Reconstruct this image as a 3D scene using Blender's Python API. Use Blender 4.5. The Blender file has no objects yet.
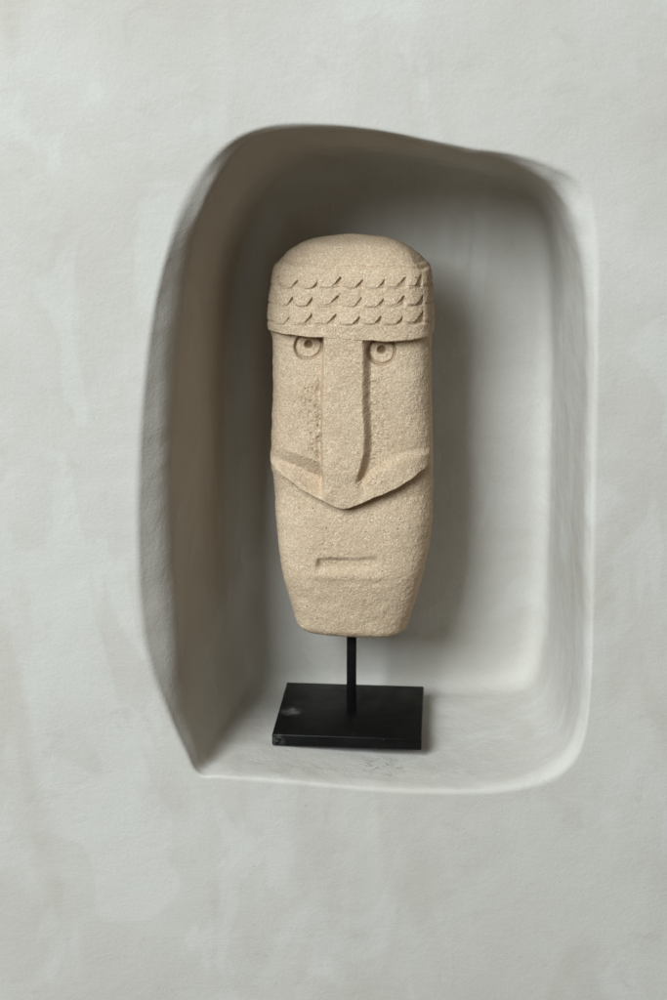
import bpy, math
import numpy as np
from mathutils import Vector, noise

S = bpy.context.scene
COL = S.collection

# ------------------------------------------------------------------ camera geometry
CAM = np.array([0.0, -1.3, 0.645])
PITCH = math.radians(15.0)
FPX = 1389.0                       # focal length in photo pixels (50 mm on a 36 mm tall frame)
FWD = np.array([0, math.cos(PITCH), -math.sin(PITCH)])
UPV = np.array([0, math.sin(PITCH), math.cos(PITCH)])

def at(px, py, Y):
    """photo pixel -> point (x, z) on the vertical plane y = Y"""
    a = (np.asarray(px, float) - 333.5) / FPX
    b = -(np.asarray(py, float) - 500.0) / FPX
    dy = FWD[1] + b * UPV[1]
    dz = FWD[2] + b * UPV[2]
    t = (Y - CAM[1]) / dy
    return CAM[0] + a * t, CAM[2] + dz * t

def project(P):
    d = P - CAM
    w = d @ FWD
    return 333.5 + FPX * d[..., 0] / w, 500.0 - FPX * (d @ UPV) / w

# ------------------------------------------------------------------ mesh helper
def mesh_from(name, V, F, mat, parent=None, normals=None, smooth=True):
    me = bpy.data.meshes.new(name)
    V = np.asarray(V, np.float32)
    F = np.asarray(F, np.int32)
    me.vertices.add(len(V)); me.vertices.foreach_set('co', V.ravel())
    me.loops.add(F.size); me.loops.foreach_set('vertex_index', F.ravel())
    me.polygons.add(len(F))
    me.polygons.foreach_set('loop_start', np.arange(0, F.size, F.shape[1], dtype=np.int32))
    me.update(calc_edges=True)
    me.polygons.foreach_set('use_smooth', np.full(len(F), smooth))
    if normals is not None:
        me.normals_split_custom_set_from_vertices([tuple(n) for n in normals])
    me.materials.append(mat)
    o = bpy.data.objects.new(name, me)
    COL.objects.link(o)
    if parent: o.parent = parent
    return o

def vert_normals(V, F):
    e1 = V[F[:, 2]] - V[F[:, 0]]; e2 = V[F[:, 3]] - V[F[:, 1]]
    fn = np.cross(e1, e2)
    N = np.zeros_like(V)
    for k in range(4): np.add.at(N, F[:, k], fn)
    L = np.linalg.norm(N, axis=1); L[L == 0] = 1
    return N / L[:, None]

def submesh(name, V, F, N, sel, mat, parent=None, attr=None):
    f = F[sel]
    ids, inv = np.unique(f.ravel(), return_inverse=True)
    o = mesh_from(name, V[ids], inv.reshape(f.shape), mat, parent, N[ids])
    if attr is not None:
        o.data.attributes.new('patina_shade', 'FLOAT', 'POINT').data.foreach_set('value', attr[ids])
    return o

def sstep(e0, e1, x):
    t = np.clip((x - e0) / (e1 - e0), 0, 1)
    return t * t * (3 - 2 * t)

def lattice(seed, n=64):
    return np.random.RandomState(seed).rand(n, n, n).astype(np.float32)
LAT = [lattice(k) for k in range(3)]
def vnoise(P, scale, k=0):
    """smooth value noise in -1..1 at points P"""
    Q = P * scale + 100.3 + 7.1 * k
    I = np.floor(Q).astype(int); f = Q - I; f = f * f * (3 - 2 * f)
    L = LAT[k % 3]; n = L.shape[0]
    out = 0
    for dx in (0, 1):
        for dy in (0, 1):
            for dz in (0, 1):
                w = (f[:, 0] if dx else 1 - f[:, 0]) * (f[:, 1] if dy else 1 - f[:, 1]) * (f[:, 2] if dz else 1 - f[:, 2])
                out = out + w * L[(I[:, 0] + dx) % n, (I[:, 1] + dy) % n, (I[:, 2] + dz) % n]
    return out * 2 - 1

# ------------------------------------------------------------------ materials
class NT:
    def __init__(s, name):
        s.m = bpy.data.materials.new(name); s.m.use_nodes = True
        s.t = s.m.node_tree; s.b = s.t.nodes['Principled BSDF']
        s.co = s.t.nodes.new('ShaderNodeTexCoord').outputs['Object']
    def link(s, a, b): s.t.links.new(a, b)
    def map(s, scale=(1, 1, 1), rot=(0, 0, 0), loc=(0, 0, 0)):
        n = s.t.nodes.new('ShaderNodeMapping'); s.link(s.co, n.inputs[0])
        n.inputs['Scale'].default_value = scale; n.inputs['Rotation'].default_value = rot
        n.inputs['Location'].default_value = loc
        return n.outputs[0]
    def noise(s, scale, detail=4, rough=.5, vec=None, dist=0):
        n = s.t.nodes.new('ShaderNodeTexNoise'); s.link(vec or s.co, n.inputs['Vector'])
        n.inputs['Scale'].default_value = scale; n.inputs['Detail'].default_value = detail
        n.inputs['Roughness'].default_value = rough; n.inputs['Distortion'].default_value = dist
        return n.outputs['Fac']
    def voro(s, scale, feature='F1', vec=None, rnd=1):
        n = s.t.nodes.new('ShaderNodeTexVoronoi'); n.feature = feature
        s.link(vec or s.co, n.inputs['Vector']); n.inputs['Scale'].default_value = scale
        n.inputs['Randomness'].default_value = rnd
        return n
    def rng(s, v, a, b, c=0, d=1, smooth=False):
        n = s.t.nodes.new('ShaderNodeMapRange'); s.link(v, n.inputs['Value'])
        if smooth: n.interpolation_type = 'SMOOTHSTEP'
        for k, x in zip(('From Min', 'From Max', 'To Min', 'To Max'), (a, b, c, d)): n.inputs[k].default_value = x
        return n.outputs['Result']
    def math(s, op, a, b=None):
        n = s.t.nodes.new('ShaderNodeMath'); n.operation = op
        for i, x in enumerate((a, b)):
            if x is None: continue
            if isinstance(x, (int, float)): n.inputs[i].default_value = x
            else: s.link(x, n.inputs[i])
        return n.outputs[0]
    def mix(s, fac, a, b):
        n = s.t.nodes.new('ShaderNodeMix'); n.data_type = 'RGBA'
        if isinstance(fac, (int, float)): n.inputs[0].default_value = fac
        else: s.link(fac, n.inputs[0])
        for i, x in ((6, a), (7, b)):
            if isinstance(x, tuple): n.inputs[i].default_value = (*x, 1)
            else: s.link(x, n.inputs[i])
        return n.outputs[2]
    def bump(s, h, dist, strength=1, prev=None):
        n = s.t.nodes.new('ShaderNodeBump'); s.link(h, n.inputs['Height'])
        n.inputs['Distance'].default_value = dist; n.inputs['Strength'].default_value = strength
        if prev: s.link(prev, n.inputs['Normal'])
        return n.outputs[0]
    def dist_to(s, p):
        n = s.t.nodes.new('ShaderNodeVectorMath'); n.operation = 'DISTANCE'
        s.link(s.co, n.inputs[0]); n.inputs[1].default_value = p
        return n.outputs['Value']

def plaster():
    k = NT('lime_plaster')
    base = (0.50, 0.485, 0.455)
    big = k.noise(5, 4, .55, dist=.6)
    c = k.mix(k.rng(big, .3, .7), (0.485, 0.455, 0.405), (0.550, 0.525, 0.480))
    # trowelled pale patches
    pat = k.noise(9, 3, .5, k.map((1, 1, .55), loc=(3, 1, 2)), dist=1.2)
    c = k.mix(k.math('MULTIPLY', k.rng(pat, .54, .60, smooth=True), .30), c, (0.615, 0.605, 0.575))
    pat2 = k.noise(6, 3, .5, k.map((1.4, 1, .5), loc=(9, 4, 1)), dist=.8)
    c = k.mix(k.math('MULTIPLY', k.rng(pat2, .56, .68, smooth=True), .55), c, (0.47, 0.43, 0.37))
    st = k.noise(3.2, 5, .62, k.map((1, 1, .7), loc=(1.7, 2, 4.4)), dist=.9)
    c = k.mix(k.math('MULTIPLY', k.rng(st, .50, .68, smooth=True), .40), c, (0.44, 0.405, 0.345))
    st2 = k.noise(26, 5, .7, dist=.8)
    c = k.mix(k.math('MULTIPLY', k.rng(st2, .56, .74, smooth=True), .28), c, (0.38, 0.35, 0.30))
    # fine dusty grain
    gr = k.noise(420, 3, .6)
    c = k.mix(k.math('MULTIPLY', k.rng(gr, .35, .7), .16), c, (0.40, 0.37, 0.33))
    # sparse dark specks
    v = k.voro(55)
    sp = k.math('MULTIPLY', k.math('LESS_THAN', v.outputs['Distance'], .045), k.rng(k.noise(4, 2), .5, .6))
    c = k.mix(k.math('MULTIPLY', sp, .45), c, (0.22, 0.20, 0.17))
    # vertical and horizontal brush hairs
    h1 = k.noise(60, 3, .6, k.map((1, 1, .06)))
    h2 = k.noise(60, 3, .6, k.map((.06, 1, 1)))
    # scratched pencil-like marks on the shelf, right of the stand
    dm = k.dist_to(SCR)
    e = k.voro(62, 'DISTANCE_TO_EDGE', k.map((1.0, 1.6, 1), loc=(.31, .12, 0)))
    line = k.math('MULTIPLY', k.math('LESS_THAN', e.outputs['Distance'], .05), k.rng(dm, .012, .034, 1, 0))
    line = k.math('MULTIPLY', line, k.rng(k.noise(90, 2), .45, .55))
    c = k.mix(k.math('MULTIPLY', line, .6), c, (0.12, 0.115, 0.11))
    k.link(c, k.b.inputs['Base Color'])
    k.b.inputs['Roughness'].default_value = .85
    k.b.inputs['Specular IOR Level'].default_value = .2
    n = k.bump(k.noise(14, 5, .5, dist=.4), .003, .4)
    sep = k.t.nodes.new('ShaderNodeSeparateXYZ'); k.link(k.co, sep.inputs[0])
    ins = k.rng(sep.outputs['Y'], .004, .03, .22, 1)
    n = k.bump(k.math('MULTIPLY', h1, ins), .0012, .35, n)
    n = k.bump(k.math('MULTIPLY', h2, ins), .0012, .35, n)
    sw = k.noise(11, 6, .7, k.map((1, 1, 2.2), rot=(0, .5, 0), loc=(5, 0, 3)), dist=1.5)
    n = k.bump(sw, .0016, .25, n)
    n = k.bump(k.noise(150, 4, .65), .0007, .32, n)
    n = k.bump(k.math('MULTIPLY', k.noise(70, 5, .7, dist=.5), ins), .0016, .5, n)
    n = k.bump(gr, .0004, .5, n)
    n = k.bump(sp, .001, -.6, n)
    k.link(n, k.b.inputs['Normal'])
    return k.m

def stone():
    k = NT('sandy_limestone')
    big = k.noise(14, 4, .55)
    c = k.mix(k.rng(big, .3, .7), (0.470, 0.342, 0.228), (0.550, 0.418, 0.290))
    g = k.noise(640, 2, .65)
    c = k.mix(k.math('MULTIPLY', k.rng(g, .50, .68), .65), c, (0.33, 0.235, 0.145))
    c = k.mix(k.math('MULTIPLY', k.rng(g, .46, .30), .6), c, (0.80, 0.70, 0.55))
    w2 = k.noise(45, 5, .65, dist=.5)
    c = k.mix(k.math('MULTIPLY', k.rng(w2, .5, .72), .35), c, (0.40, 0.285, 0.18))
    v = k.voro(330)
    pit = k.math('LESS_THAN', v.outputs['Distance'], .20)
    pit = k.math('MULTIPLY', pit, k.rng(k.noise(60, 2), .5, .58))
    c = k.mix(k.math('MULTIPLY', pit, .5), c, (0.22, 0.14, 0.075))
    v2 = k.voro(85)
    sp = k.math('MULTIPLY', k.math('LESS_THAN', v2.outputs['Distance'], .085), k.rng(k.noise(22, 2), .52, .56))
    c = k.mix(k.math('MULTIPLY', sp, .8), c, (0.13, 0.08, 0.04))
    at_ = k.t.nodes.new('ShaderNodeAttribute'); at_.attribute_name = 'patina_shade'
    c = k.mix(at_.outputs['Fac'], c, (0.19, 0.115, 0.058))  # brown residue colour, also painted in as shade in the carving
    k.link(c, k.b.inputs['Base Color'])
    k.b.inputs['Roughness'].default_value = .95
    k.b.inputs['Specular IOR Level'].default_value = .1
    n = k.bump(k.noise(120, 4, .6), .0012, .4)
    n = k.bump(g, .0010, .8, n)
    n = k.bump(pit, .0010, -.6, n)
    n = k.bump(sp, .0012, -.8, n)
    k.link(n, k.b.inputs['Normal'])
    return k.m

def black_lacquer(name, smudge_glint=False):
    k = NT(name)
    n = k.noise(40, 4, .6)
    c = k.mix(k.rng(n, .4, .7), (0.003, 0.003, 0.003), (0.006, 0.0055, 0.005))
    if smudge_glint:
        d = k.dist_to((-.067, -.012, .013))
        s = k.math('MULTIPLY', k.rng(d, .003, .015, 1, 0, True), k.rng(k.noise(110, 3), .35, .65))
        c = k.mix(k.math('MULTIPLY', s, .26), c, (0.40, 0.38, 0.35))
        d2 = k.dist_to((-.076, -.0735, .006))  # pale glint painted on the front face near its left edge
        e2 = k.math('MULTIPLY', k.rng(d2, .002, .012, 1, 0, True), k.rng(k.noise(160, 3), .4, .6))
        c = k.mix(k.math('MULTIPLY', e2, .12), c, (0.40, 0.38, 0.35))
        v = k.voro(120)
        dust = k.math('MULTIPLY', k.math('LESS_THAN', v.outputs['Distance'], .07), k.rng(k.noise(30, 2), .5, .56))
        c = k.mix(k.math('MULTIPLY', dust, .25), c, (0.30, 0.24, 0.17))
    k.link(c, k.b.inputs['Base Color'])
    k.link(k.rng(k.noise(25, 3), .3, .7, .30, .50), k.b.inputs['Roughness'])
    k.b.inputs['Specular IOR Level'].default_value = .14
    k.link(k.bump(k.noise(70, 3), .0010, .3), k.b.inputs['Normal'])
    return k.m

# ------------------------------------------------------------------ wall with niche
NDEP = 0.258
sx, sz = at(384, 757, .05)
SCR = (float(sx), .050, 0.0)

# rows: front edge px, crease px, crease depth, back corner px, lip radius, crease radius, back radius
T = [
 ((199, 774), (204, 768), .012, (258, 687), .004, .006, .030),
 ((186, 752), (196, 747), .016, (256, 672), .004, .006, .024),
 ((168, 712), (183, 706), .020, (253, 645), .004, .015, .024),
 ((150, 664), (177, 656), .022, (251, 610), .004, .015, .024),
 ((141, 612), (173, 604), .023, (250, 560), .004, .015, .024),
 ((138, 550), (169, 544), .023, (249, 510), .004, .015, .024),
 ((138, 490), (168, 484), .023, (248, 460), .004, .015, .024),
 ((141, 425), (170, 422), .022, (248, 400), .004, .015, .024),
 ((147, 360), (174, 360), .022, (250, 340), .004, .015, .024),
 ((155, 306), (180, 308), .021, (254, 290), .004, .015, .024),
 ((167, 255), (189, 259), .019, (264, 245), .004, .015, .030),
 ((183, 208), (202, 214), .011, (278, 212), .006, .006, .042),
 ((204, 171), (220, 178), .010, (298, 190), .005, .007, .065),
 ((230, 144), (241, 151), .013, (325, 176), .004, .005, .070),
 ((258, 130), (265, 136), .009, (350, 170), .003, .004, .070),
 ((290, 125), (294, 130), .007, (375, 168), .003, .004, .070),
 ((335, 126), (337, 130), .007, (400, 168), .003, .004, .070),
 ((380, 131), (381, 135), .007, (425, 170), .003, .004, .070),
 ((425, 140), (425, 144), .007, (450, 172), .003, .004, .068),
 ((470, 149), (468, 154), .008, (475, 176), .003, .005, .064),
 ((512, 155), (508, 161), .011, (500, 183), .003, .008, .056),
 ((549, 166), (540, 177), .013, (523, 196), .004, .010, .044),
 ((577, 180), (562, 198), .015, (538, 216), .004, .012, .036),
 ((590, 206), (575, 229), .014, (546, 244), .005, .014, .032),
 ((595, 255), (584, 266), .012, (550, 285), .006, .012, .028),
 ((596, 320), (588, 325), .011, (551, 335), .0038, .008, .025),
 ((595, 400), (588, 400), .011, (550, 400), .0038, .008, .025),
 ((593, 480), (586, 478), .011, (549, 465), .0038, .008, .025),
 ((592, 560), (585, 556), .011, (547, 530), .0038, .008, .026),
 ((591, 630), (584, 624), .011, (545, 590), .0038, .008, .030),
 ((589, 690), (582, 682), .011, (542, 635), .0038, .008, .036),
 ((583, 738), (575, 730), .011, (536, 662), .0038, .008, .040),
 ((568, 766), (560, 758), .010, (524, 678), .0038, .008, .038),
 ((538, 782), (533, 774), .010, (502, 685), .006, .009, .032),
 ((495, 790), (493, 783), .009, (470, 687), .005, .008, .028),
 ((440, 791), (439, 785), .009, (430, 687), .005, .008, .026),
 ((380, 789), (380, 783), .009, (386, 687), .005, .008, .026),
 ((320, 784), (321, 778), .009, (340, 687), .005, .008, .026),
 ((262, 779), (264, 773), .009, (298, 687), .005, .008, .026),
 ((222, 776), (225, 770), .009, (272, 687), .004, .007, .026),
]
rows = []
for f, m, md, b, r1, r2, r3 in T:
    fx, fz = at(f[0], f[1], 0); mx, mz = at(m[0], m[1], md); bx_, bz = at(b[0], b[1], NDEP)
    rows.append([fx, 0, fz, mx, md, mz, bx_, NDEP, bz, r1, r2, r3])
rows = np.array(rows, float)
NS = 620
n = len(rows)
seg = np.linalg.norm(np.roll(rows[:, :3], -1, 0) - rows[:, :3], axis=1)
cum = np.concatenate([[0], np.cumsum(seg)])
ss = np.linspace(0, cum[-1], NS, endpoint=False)
idx = np.clip(np.searchsorted(cum, ss, side='right') - 1, 0, n - 1)
tt = ((ss - cum[idx]) / seg[idx])[:, None]
p0, p1, p2, p3 = rows[(idx - 1) % n], rows[idx], rows[(idx + 1) % n], rows[(idx + 2) % n]
CR = .5 * (2 * p1 + (p2 - p0) * tt + (2 * p0 - 5 * p1 + 4 * p2 - p3) * tt ** 2 + (3 * p1 - p0 - 3 * p2 + p3) * tt ** 3)
Fp, Mp, Bp = CR[:, 0:3], CR[:, 3:6], CR[:, 6:9]
r1, r2, r3 = CR[:, 9:10], CR[:, 10:11], CR[:, 11:12]
cen = Fp.mean(0)
cenB = Bp.mean(0)
out = Fp - cen
scale = 1.35 / np.maximum(np.abs(out[:, 0]), np.abs(out[:, 2]))
Rp = cen + out * scale[:, None]
def unit(v): return v / np.linalg.norm(v, axis=1)[:, None]
wout = unit(out)
d1 = unit(Mp - Fp); L1 = np.linalg.norm(Mp - Fp, axis=1)[:, None]
d2 = unit(Bp - Mp)
d3 = unit(cenB - Bp)
a1 = np.minimum(r1, L1 * .45); a2 = np.minimum(r2, L1 * .5)
rings = []
W0 = Fp + wout * a1
nw = 46
for k in range(nw):                                       # wall face, graded towards the opening
    g = 1 - (k / nw)
    rings.append(W0 + (Rp - W0) * (g ** 2.2))
def bez(A, C, B, m, endpoint=True):
    for q in range(m + (1 if endpoint else 0)):
        t = q / m
        rings.append(A * (1 - t) ** 2 + C * 2 * t * (1 - t) + B * t * t)
bez(W0, Fp, Fp + d1 * a1, 7)
A2, B2 = Mp - d1 * a2, Mp + d2 * r2
lip_end = len(rings) - 1
for q in range(1, 5): rings.append(rings[lip_end] * (1 - q / 5) + A2 * (q / 5))
bez(A2, Mp, B2, 8)
A3, B3 = Bp - d2 * r3, Bp + d3 * r3
st = rings[-1]
for q in range(1, 26): rings.append(st * (1 - q / 26) + A3 * (q / 26))
bez(A3, Bp, B3, 16)
st = rings[-1]
for q in range(1, 60): rings.append(st * (1 - q / 60) + cenB * (q / 60))
R = np.array(rings)                                        # (nr, NS, 3)
nr = R.shape[0]
V = R.reshape(-1, 3)
V = np.vstack([V, cenB[None]])
i, j = np.meshgrid(np.arange(nr - 1), np.arange(NS), indexing='ij')
j2 = (j + 1) % NS
Fq = np.stack([i * NS + j, i * NS + j2, (i + 1) * NS + j2, (i + 1) * NS + j], -1).reshape(-1, 4)
# sides winding: normals towards the camera / into the hollow
N0 = vert_normals(V, Fq)
if N0[NS * 3 + 5, 1] > 0: Fq = Fq[:, ::-1].copy(); N0 = -N0
N0[-1] = (0, -1, 0)
amp = vnoise(V, 6, 0) * .0018 + vnoise(V, 17, 1) * .0008 + vnoise(V, 42, 2) * .00025
inside = sstep(-.01, .02, V[:, 1])
amp = amp * (1 + .3 * inside)
rimz = np.exp(-((V[:, 1] - .008) / .010) ** 2) * sstep(.0003, .004, V[:, 1])
amp = amp + rimz * (vnoise(V, 34, 1) * .0009 + vnoise(V, 90, 2) * .0003) * (1 - .7 * sstep(-.10, -.15, V[:, 0]))
br = V * np.array([1, 1, .09]); br2 = V * np.array([.09, 1, 1])
amp = amp + inside * (vnoise(br, 70, 0) * .00035 + vnoise(br2, 70, 1) * .00035)
amp[np.arange(NS)] = 0
V = V + N0 * amp[:, None]
N1 = vert_normals(V, Fq); N1[-1] = (0, -1, 0)
ringi = Fq.min(1) // NS
PL = plaster()
sel_w = ringi < lip_end - 3
# body of the wall behind the face so that it is a solid wall
w = submesh('wall', V, Fq, N1, sel_w, PL)
w['kind'] = 'structure'
nic = submesh('niche', V, Fq, N1, ~sel_w, PL)
nic['kind'] = 'structure'
# centre fan of the niche back
import bmesh
def box_mesh(name, x0, x1, y0, y1, z0, z1, mat, parent=None, bevel=0, seg=3):
    bm = bmesh.new(); bmesh.ops.create_cube(bm, size=1)
    for v in bm.verts:
        v.co = ((x0 + x1) / 2 + v.co.x * (x1 - x0), (y0 + y1) / 2 + v.co.y * (y1 - y0), (z0 + z1) / 2 + v.co.z * (z1 - z0))
    if bevel: bmesh.ops.bevel(bm, geom=bm.edges[:], offset=bevel, segments=seg, affect='EDGES', profile=.5)
    me = bpy.data.meshes.new(name); bm.to_mesh(me); bm.free()
    for p in me.polygons: p.use_smooth = bevel > 0
    me.materials.append(mat)
    o = bpy.data.objects.new(name, me); COL.objects.link(o)
    if parent: o.parent = parent
    return o

# close the tiny hole in the middle of the back
bm = bmesh.new(); bm.from_mesh(nic.data)
be = [e for e in bm.edges if e.is_boundary and all(v.co.y > .2 for v in e.verts)]
bmesh.ops.holes_fill(bm, edges=be, sides=0)
for f in bm.faces: f.smooth = True
nrm = {v.index: v.normal.copy() for v in bm.verts}
bm.to_mesh(nic.data); bm.free()

# ------------------------------------------------------------------ sculpture
SX = float(at(351.5, 708, .142)[0]); SY = .146
BASE_YAW = math.radians(-4.5)
HEAD_YAW = math.radians(-3.5)          # on top of the base yaw
root = bpy.data.objects.new('sculpture', None)
root.empty_display_size = .05
COL.objects.link(root)
ZF = 0.0013
root.location = (SX, SY, ZF); root.rotation_euler = (0, 0, BASE_YAW)
root['label'] = 'sand coloured carved stone head on a black rod and block, standing in the niche'
root['category'] = 'sculpture'

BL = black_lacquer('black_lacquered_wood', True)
BM = black_lacquer('black_painted_metal')
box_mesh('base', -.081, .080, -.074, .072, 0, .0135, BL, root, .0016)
rod = box_mesh('rod', -.0052, .0052, -.0052, .0052, .0125, .150, BM, root, .0010)

# head local frame: origin at rod axis, x to the viewer's right, -y is the face
yaw = BASE_YAW + HEAD_YAW
ux = np.array([math.cos(yaw), math.sin(yaw), 0]); uy = np.array([-math.sin(yaw), math.cos(yaw), 0])
O = np.array([SX, SY, ZF])
def px_to_local(px, py, yl):
    """photo pixel -> (x, z) on the head's own vertical plane y_local = yl"""
    a = (np.asarray(px, float) - 333.5) / FPX; b = -(np.asarray(py, float) - 500.0) / FPX
    D = np.stack([a, FWD[1] + b * UPV[1], FWD[2] + b * UPV[2]], -1)
    P0 = O + uy * yl
    t = ((P0 - CAM) @ uy) / (D @ uy)
    P = CAM + D * t[..., None]
    return (P - O) @ ux, P[..., 2] - ZF
def local_to_px(x, y, z):
    P = O + x[..., None] * ux + y[..., None] * uy + z[..., None] * np.array([0, 0, 1.0])
    return project(P)

YS = -.012        # plane where the silhouette lies
YF = -.046        # face plane
Lp = np.array([(268.5,330),(267.5,318),(268.5,300),(270.5,285),(272.5,270),(275,263.5),(279,259.5),(287,250.5),(302,242),(318,237.6),(334,235.9)], float)
Rr = np.array([(432.5,332),(432.5,310),(432,290),(430.5,272),(428.5,266),(422,257.3),(412,248.8),(400,242.3),(386,238),(366,235.8)], float)
Ll = np.array([(303,645),(298,633),(290.5,605),(284,577),(279,550),(275.5,520),(273.5,490),(272.5,474),(270.5,468),(270,452),(271.5,442),(271,400),(270.5,345),(270.5,338)], float)
Rl = np.array([(397,645),(404,633),(414,605),(422,577),(428,550),(431,520),(431.5,490),(431.5,474),(431.5,462),(431.8,452),(431.5,442),(431.5,400),(431.5,346),(431.5,340)], float)
def prof(A):
    x, z = px_to_local(A[:, 0], A[:, 1], YS)
    o = np.argsort(z); return z[o], x[o]
_, ztop = px_to_local(350, 234.6, YS); ztop = float(ztop)
_, zbot = px_to_local(350, 645.5, YF); zbot = float(zbot)
zl, xl = prof(np.vstack([Lp, Ll])); zr, xr = prof(np.vstack([Rp_ if False else Rr, Rl]))
def ext(z, zz, xx):
    w = np.sqrt(np.maximum(ztop - z, 0)); ww = np.sqrt(np.maximum(ztop - zz, 1e-9))
    o = np.argsort(ww)
    xm = (xl[-1] + xr[-1]) / 2
    return np.interp(w, np.concatenate([[0], ww[o]]), np.concatenate([[xm], xx[o]]))
# smoothed top end: close to an arc
NR = 860
wtop = math.sqrt(ztop - zbot)
# spacing: dense in z everywhere, denser at the crown
k_ = np.linspace(0, 1, NR)
z1 = zbot + (ztop - zbot) * .90
zA = np.linspace(zbot, z1, int(NR * .86))
wB = np.linspace(math.sqrt(ztop - z1), 0.0012, NR - len(zA) + 1)[1:]
Z = np.concatenate([zA, ztop - wB ** 2])
XL, XR = ext(Z, zl, xl), ext(Z, zr, xr)
def smooth1(a, m):
    for _ in range(m):
        b = a.copy(); b[1:-1] = .25 * a[:-2] + .5 * a[1:-1] + .25 * a[2:]; a = b
    return a
XL, XR = smooth1(XL, 14), smooth1(XR, 14)
H = (Z - zbot) / (ztop - zbot)
# depth of the head, front and back
front = np.interp(H, [0, .06, .14, .3, .55, .8, .9, .95, .98, 1.0], [.034, .0385, .043, .046, .046, .046, .0445, .038, .027, .004])
wq = np.sqrt(np.clip((ztop - Z) / .045, 0, 1))
front = np.minimum(front, .0455 * np.sin(wq * math.pi / 2) ** .75 + .0008)
back = np.interp(H, [0, .1, .3, .6, .9, 1.0], [.030, .038, .044, .046, .044, .004])
back = np.minimum(back, .045 * np.sin(wq * math.pi / 2) ** .75 + .0008)
front = smooth1(front, 60); back = smooth1(back, 60)
# rounded bottom rim
rim = np.clip((Z - zbot) / .010, 0, 1); rimf = np.sqrt(np.clip(1 - (1 - rim) ** 2, 0, 1))
inset = (1 - rimf) * .010
XL = XL + inset; XR = XR - inset; front = front - inset; back = back - inset
# ring parameter by arc length of a base superellipse, denser over the face
NE = 3.4
th = np.linspace(0, 2 * math.pi, 40001)
def se(th, nexp):
    c, s = np.cos(th), np.sin(th)
    return np.sign(c) * np.abs(c) ** (2 / nexp), np.sign(s) * np.abs(s) ** (2 / nexp)
bx0, by0 = se(th, NE); by0 = by0 * .55
dl = np.hypot(np.diff(bx0), np.diff(by0)) * np.where(by0[1:] < .25, 1.0, .22)
cl = np.concatenate([[0], np.cumsum(dl)]); NC = 760
thj = np.interp(np.linspace(0, cl[-1], NC, endpoint=False), cl, th)
cx_, cy_ = se(thj, NE)
XX = ((XL + XR) / 2)[:, None] + ((XR - XL) / 2)[:, None] * cx_[None]
YY = np.where(cy_[None] < 0, front[:, None], back[:, None]) * cy_[None]
ZZ = np.repeat(Z[:, None], NC, 1)
# ---- relief, in mm, as a function of where the face point sits (photo-like face coordinates)
PX, PY = local_to_px(XX, np.full_like(XX, YF), ZZ)
Pn = np.stack([XX, YY, ZZ], -1).reshape(-1, 3)
wob = (vnoise(Pn, 60, 0) * .8 + vnoise(Pn, 140, 1) * .45).reshape(XX.shape)
x_, y_ = PX + wob * .9, PY + np.roll(wob, 37, 1) * .9
def L(xs, ys, x): return np.interp(x, xs, ys)
rel = np.zeros_like(XX)
# brow line (bottom of the headband)
brow = L([262, 285, 305, 322, 326, 358, 362, 385, 410, 436], [333, 335.5, 337, 338, 338, 340, 340.5, 342.5, 341.5, 338], x_)
face = sstep(-.8, 1.4, y_ - brow)                     # 1 below the brow
nl = L([336, 440, 462, 480, 495, 510], [323, 322, 323, 326, 329, 332], y_)
nrr = L([336, 400, 440, 455, 468, 482, 500, 510], [361.5, 362, 363.5, 362.5, 359.5, 355, 352, 352], y_)
# face plane: deep below brow, shallower to the cheeks
plane = -L([336, 380, 430, 455, 500], [12.5, 9.0, 6.0, 4.2, 4.0], y_)
plane2 = -L([336, 380, 440, 470, 500], [12.5, 10.0, 9.0, 7.6, 5.0], y_)
plane_l = plane * L([268, 280, 318], [.40, .5, 1.2], x_)
plane_r = plane2 * L([362, 430], [1.0, .62], x_)
# chevron (cheek folds): upper and lower edges
up_l = L([266, 285, 300, 315, 323, 330], [449.5, 452, 456, 461.5, 467, 486], x_)
up_r = L([345, 357, 364, 371, 380, 392, 405, 418, 436], [494, 485, 478, 470, 463, 457, 453.5, 452, 453], x_)
up = np.where(x_ < 345, up_l, up_r)
lo = L([262, 271, 300, 320, 338, 344, 350, 362, 380, 400, 415, 436], [464, 470, 489, 499.5, 508, 509, 508, 503, 495.5, 487, 479, 464], x_)
tq = np.clip((y_ - up) / np.maximum(lo - up, 4), 0, 1)
cheekbase = np.where(x_ < 345, plane_l, plane_r)
ridge = L([268, 290, 344, 400, 432], [1.2, 3.0, 5.0, 4.2, 1.8], x_)
chev_l = plane_l - 9.0 * L([0, .46, .60, 1], [0, 1, .9, 0], tq) * L([270, 285, 322, 332], [.25, .75, 1.1, 0], x_) + (ridge - plane_l) * sstep(.50, 1.0, tq)
chev_r = plane_r + (ridge - plane_r) * (sstep(0, .35, tq) * .45 + .55 * tq)
chev = np.where(x_ < 345, chev_l, chev_r)
mid = np.where(x_ < 343, sstep(25, 15, 343 - x_), sstep(22, 9, x_ - 343) * sstep(468, 484, y_))
chev = chev + (ridge - chev) * mid
nose_h = L([336, 380, 440, 470, 490, 508], [0.0, .8, 3.2, 4.6, 4.4, 4.0], y_)
nose_h = nose_h - .9 * sstep(345, 363, x_) - .5 * sstep(334, 322, x_)
nm = sstep(-4.0, 1.8, x_ - nl) * sstep(6.0, -2.2, x_ - nrr - 2)      # right flank sloping, left crisp
nose_fade = sstep(500, 486, y_)
low = -L([300, 500, 520, 550, 580, 583, 640], [-8.4, 8.4, 5.6, 3.2, 2.2, 2.2, 2.2], y_)
low = low + 1.1 * sstep(60, 0, np.abs(x_ - 347)) * sstep(540, 575, y_)
low = low - L([578, 584, 640], [0, .5, 5.5], y_)
low = low - 1.6 * sstep(392, 428, x_) * sstep(520, 560, y_)
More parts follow.
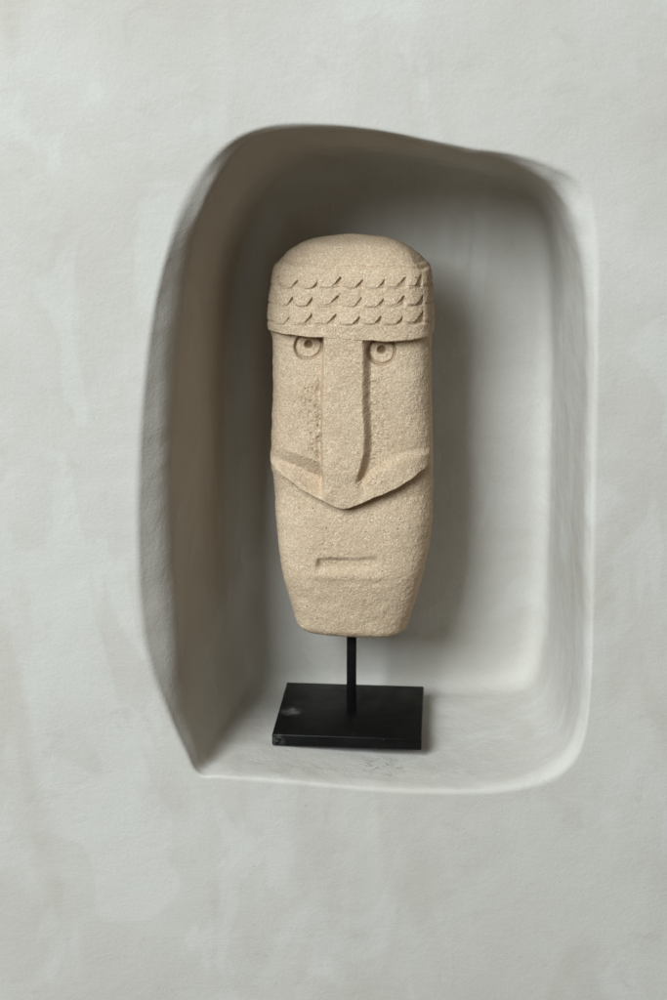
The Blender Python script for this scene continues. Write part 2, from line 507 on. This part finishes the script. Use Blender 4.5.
up_area = np.where(y_ < up, cheekbase, chev)
up_area = up_area + (ridge - up_area) * mid * sstep(476, 485, y_)
below_chev = sstep(-.7, 1.3, y_ - lo)
f = up_area * (1 - below_chev) + low * below_chev
rough = sstep(284, 319, x_ + 9 * vnoise(Pn, 90, 2).reshape(XX.shape)) * sstep(326, 320, x_) * sstep(370, 400, y_) * sstep(480, 465, y_) + .6 * sstep(360, 372, x_) * sstep(400, 378, x_) * sstep(360, 380, y_)
pitn = vnoise(Pn, 420, 1).reshape(XX.shape)
f = f - 3.4 * np.exp(-((x_ - nl + 4.5) / 3.0) ** 2) * sstep(345, 400, y_) * sstep(492, 478, y_) * (.55 + .45 * vnoise(Pn, 130, 0).reshape(XX.shape)) * (1 - below_chev)
f = f - 1.0 * rough * sstep(.25, .7, pitn) * (1 - below_chev)
f = f + (nose_h - f) * nm * nose_fade * (1 - below_chev)
# mouth
mt = L([312, 322, 345, 377], [561.5, 560, 559, 558.5], x_); mb = L([312, 345, 380], [577, 577.5, 572], x_)
mx = sstep(313.5, 320, x_) * sstep(382, 374, x_)
my = sstep(-1.6, 4.2, y_ - mt) * (1 - sstep(.42, 1.0, (y_ - mt) / np.maximum(mb - mt, 1)))
f = f - 3.5 * mx * my * L([316, 330, 378], [.9, 1, .6], x_)
f = f - 1.6 * np.exp(-(((x_ - 318.5) / 2.6) ** 2 + ((y_ - 567) / 3.4) ** 2))
f = f + .9 * np.exp(-(((y_ - 578) / 4) ** 2)) * sstep(300, 318, x_) * sstep(395, 378, x_)
# eyes
for ex, ey in ((306, 348), (380.5, 353)):
    r = np.hypot(x_ - ex, (y_ - ey) * 1.02)
    e = -4.4 * sstep(15.8, 13.4, r) + 1.5 * sstep(13.0, 11.0, r)
    e = e - .4 * np.exp(-((r - 7.4) / 1.4) ** 2) - 4.2 * sstep(5.6, 2.2, np.hypot(x_ - ex + .3, y_ - ey + 1.2))
    f = f + e * sstep(0, 3, y_ - brow)
# headband scales
band = np.zeros_like(XX)
rowsS = [(268.5, 286.5, [256, 277, 297, 317, 341, 362.5, 384, 405, 420.5, 436]),
         (288.5, 304.5, [252, 273, 292, 312.5, 339, 361, 383.5, 404, 422, 438]),
         (306.5, 322.5, [248, 268, 288, 312, 336, 359.5, 381, 402, 422, 440])]
xs0 = x_
for top, bot, nx in rowsS:
    nx = np.array(nx, float)
    kk = np.clip(np.searchsorted(nx, xs0) - 1, 0, len(nx) - 2)
    t = (xs0 - nx[kk]) / (nx[kk + 1] - nx[kk])
    jr = np.random.RandomState(int(top)).rand(4, len(nx))
    ja, jb, jc = jr[0][kk], jr[1][kk], jr[2][kk]
    edge = bot + (ja - .5) * 1.6 - (6.5 + 3 * jb) * np.clip(1 - t / .16, 0, 1) ** 1.6 - (7 + 3 * jc) * np.clip((t - .56 - .16 * ja) / .38, 0, 1) ** 1.1 + .8 * np.sin(t * math.pi)
    inrow = sstep(top - 1, top + .5, y_) * sstep(bot + 3.2, bot + 1.8, y_)
    cut = sstep(-.6, 1.2, y_ - edge)
    deep = .75 + .5 * jc + 2.7 * np.clip(1 - np.abs(t - .93) / .3, 0, 1)
    bulge = (1.0 + .8 * jb + .9 * sstep(400, 410, xs0)) * np.clip((y_ - top) / (bot - top), 0, 1) * np.sin(np.clip(t, 0, 1) * math.pi) ** .5
    faint = .45 + .55 * sstep(276, 296, xs0)
    band += inrow * (bulge - cut * deep * faint * (.8 + .25 * wob))
band = band - .9 * sstep(324, 327, y_) * sstep(268, 274, y_) * 0
capline = L([262, 278, 292, 312, 350, 400, 418, 421, 436], [256, 261, 265.5, 267.5, 268.5, 269, 271.5, 272, 271], x_)
cap = sstep(1.4, -1.0, y_ - capline)
band = band - cap * (1.8 + 3.0 * sstep(408, 424, x_))
band = band - 1.3 * np.exp(-((y_ - capline + .5) / 1.1) ** 2) * (.6 + .6 * sstep(320, 280, x_))
rel = band * (1 - face) + f * face
# fade to the sides: the carving is cut on the front
tx = np.clip(np.abs(cx_), 0, 1)[None]
frontness = np.where(cy_[None] < 0, 1.0, 0.0) * np.ones_like(XX)
sidefade = sstep(.02, .62, -cy_)[None] * frontness
xe = L([236, 246, 272], [402, 406, 417.5], y_)
disp = rel * sidefade - 16 * np.clip((x_ - xe) / 13, 0, 1) * cap * frontness
# normals of the plain body for the side band notches
YY2 = YY - disp * .001
# band notches and step seen on the flanks
side = (1 - sidefade) * 1.0
ctr = ((XL + XR) / 2)[:, None]
sidepush = np.zeros_like(XX)
for yy in (287.5, 305.5, 324):
    sidepush -= 1.1 * np.exp(-((PY - yy) / 1.5) ** 2)
sidepush -= 1.6 * sstep(1.2, -1.2, PY - 266) * sstep(236, 250, PY)
sidepush -= 1.4 * sstep(-1, 1.4, PY - brow) * sstep(440, 400, PY)
XX2 = XX + np.sign(XX - ctr) * sidepush * .001 * sstep(.45, 1.0, np.abs(cx_))[None]
HV = np.stack([XX2, YY2, ZZ], -1).reshape(-1, 3)
# hand-worked unevenness
Nt = np.stack([XX - ctr, YY * 1.6, ZZ * 0], -1).reshape(-1, 3); Nt /= np.maximum(np.linalg.norm(Nt, axis=1), 1e-6)[:, None]
HV = HV + Nt * (vnoise(HV, 26, 0) * .0009 + vnoise(HV, 75, 1) * .0005 + vnoise(HV, 230, 2) * .00030 + vnoise(HV, 520, 0) * .00022)[:, None]
i, j = np.meshgrid(np.arange(NR - 1), np.arange(NC), indexing='ij'); j2 = (j + 1) % NC
HF = np.stack([i * NC + j, i * NC + j2, (i + 1) * NC + j2, (i + 1) * NC + j], -1).reshape(-1, 4)
HN = vert_normals(HV, HF)
m = (NR // 2) * NC + int(np.argmin(cy_))
if HN[m, 1] > 0: HF = HF[:, ::-1].copy(); HN = -HN
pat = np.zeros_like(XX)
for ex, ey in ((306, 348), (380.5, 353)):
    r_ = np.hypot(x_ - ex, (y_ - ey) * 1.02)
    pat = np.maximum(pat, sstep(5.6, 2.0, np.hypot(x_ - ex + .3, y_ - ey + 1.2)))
    pat = np.maximum(pat, .55 * np.exp(-((r_ - 13.9) / 1.3) ** 2) * sstep(0, 2, y_ - brow))  # ring groove: residue plus shade painted into the recess
pat = np.maximum(pat, .55 * np.exp(-(((x_ - 319) / 2.4) ** 2 + ((y_ - 567) / 3.2) ** 2)))  # shade painted into the pit at the mouth's left end
pat = np.maximum(pat, .45 * rough * sstep(-.2, .8, pitn) * (1 - below_chev))  # dark pits, with shade painted on beside the nose
PAT_SHADE = pat.reshape(-1).astype(np.float32)
# region of each face
fx = x_.reshape(-1)[HF[:, 0]]; fy = y_.reshape(-1)[HF[:, 0]]
isf = (sidefade.reshape(-1)[HF[:, 0]] > .0)
fl = lambda A: A.reshape(-1)[HF[:, 0]]
eye_l = isf & (np.hypot(fx - 306, fy - 348) < 15.2) & (fy > fl(brow) + 1)
eye_r = isf & (np.hypot(fx - 380.5, fy - 353) < 15.2) & (fy > fl(brow) + 1)
nose = isf & (fx > fl(nl) - 1) & (fx < fl(nrr) + 7) & (fy > fl(brow)) & (fy < 486) & ~eye_l & ~eye_r
chv = isf & (fy > fl(up)) & (fy < fl(lo) + 1) & ~nose
mouth = isf & (fx > 314) & (fx < 381) & (fy > fl(mt) - 1.5) & (fy < fl(mb) + 2)
bandm = (fl(PY) <= fl(brow) + .5) & (fl(PY) > fl(capline))
rest = ~(eye_l | eye_r | nose | chv | mouth | bandm)
STN = stone()
ht = bpy.data.objects.new  # alias
def rotpart(o): o.rotation_euler = (0, 0, HEAD_YAW)
head = submesh('head', HV, HF, HN, rest, STN, root, PAT_SHADE); rotpart(head)
submesh('headband', HV, HF, HN, bandm, STN, head)
submesh('nose', HV, HF, HN, nose, STN, head, PAT_SHADE)
submesh('eye', HV, HF, HN, eye_l, STN, head, PAT_SHADE)
submesh('eye', HV, HF, HN, eye_r, STN, head, PAT_SHADE)
submesh('cheek_fold', HV, HF, HN, chv, STN, head, PAT_SHADE)
submesh('mouth', HV, HF, HN, mouth, STN, head, PAT_SHADE)
# close crown and underside of the head
bm = bmesh.new(); bm.from_mesh(head.data)
zt, zb_ = float(HV[-NC:, 2].min()) - .002, float(HV[:NC, 2].max()) + .002
for test in (lambda v: v.co.z > ztop - .002, lambda v: v.co.z < zbot + .0008):
    be = [e for e in bm.edges if e.is_boundary and all(test(v) for v in e.verts)]
    bmesh.ops.holes_fill(bm, edges=be, sides=0)
bm.to_mesh(head.data); bm.free()

# ------------------------------------------------------------------ light
wd = bpy.data.worlds.new('World'); S.world = wd; wd.use_nodes = True
bg = wd.node_tree.nodes['Background']
bg.inputs[0].default_value = (1.0, .77, .50, 1); bg.inputs[1].default_value = .105
def area(name, loc, target, sx, sy, power, col):
    l = bpy.data.lights.new(name, 'AREA'); l.shape = 'RECTANGLE'; l.size = sx; l.size_y = sy
    l.energy = power; l.color = col
    o = bpy.data.objects.new(name, l); COL.objects.link(o); o.location = loc
    o.rotation_euler = (Vector(target) - Vector(loc)).to_track_quat('-Z', 'Y').to_euler()
    return o
area('window_light', (-2.30, -3.45, 2.95), (0, 0, .33), 2.0, 2.8, 425, (.845, .945, 1.0))

# ------------------------------------------------------------------ camera
cd = bpy.data.cameras.new('camera'); cam = bpy.data.objects.new('camera', cd); COL.objects.link(cam)
cam.location = CAM; cam.rotation_euler = (math.pi / 2 - PITCH, 0, 0)
cd.sensor_fit = 'VERTICAL'; cd.sensor_height = 36; cd.sensor_width = 24; cd.lens = FPX * 36 / 1000
cd.clip_start = .01; cd.clip_end = 100
cd.dof.use_dof = True; cd.dof.aperture_fstop = 5.0
cd.dof.focus_distance = float((O + uy * YF + np.array([0, 0, .33]) - CAM) @ FWD)
S.camera = cam
S.render.resolution_x = 683; S.render.resolution_y = 1024
S.render.engine = 'CYCLES'
S.cycles.max_bounces = 8; S.cycles.diffuse_bounces = 6
S.view_settings.view_transform = 'Standard'; S.view_settings.look = 'None'
S.view_settings.exposure = 0; S.view_settings.gamma = 1
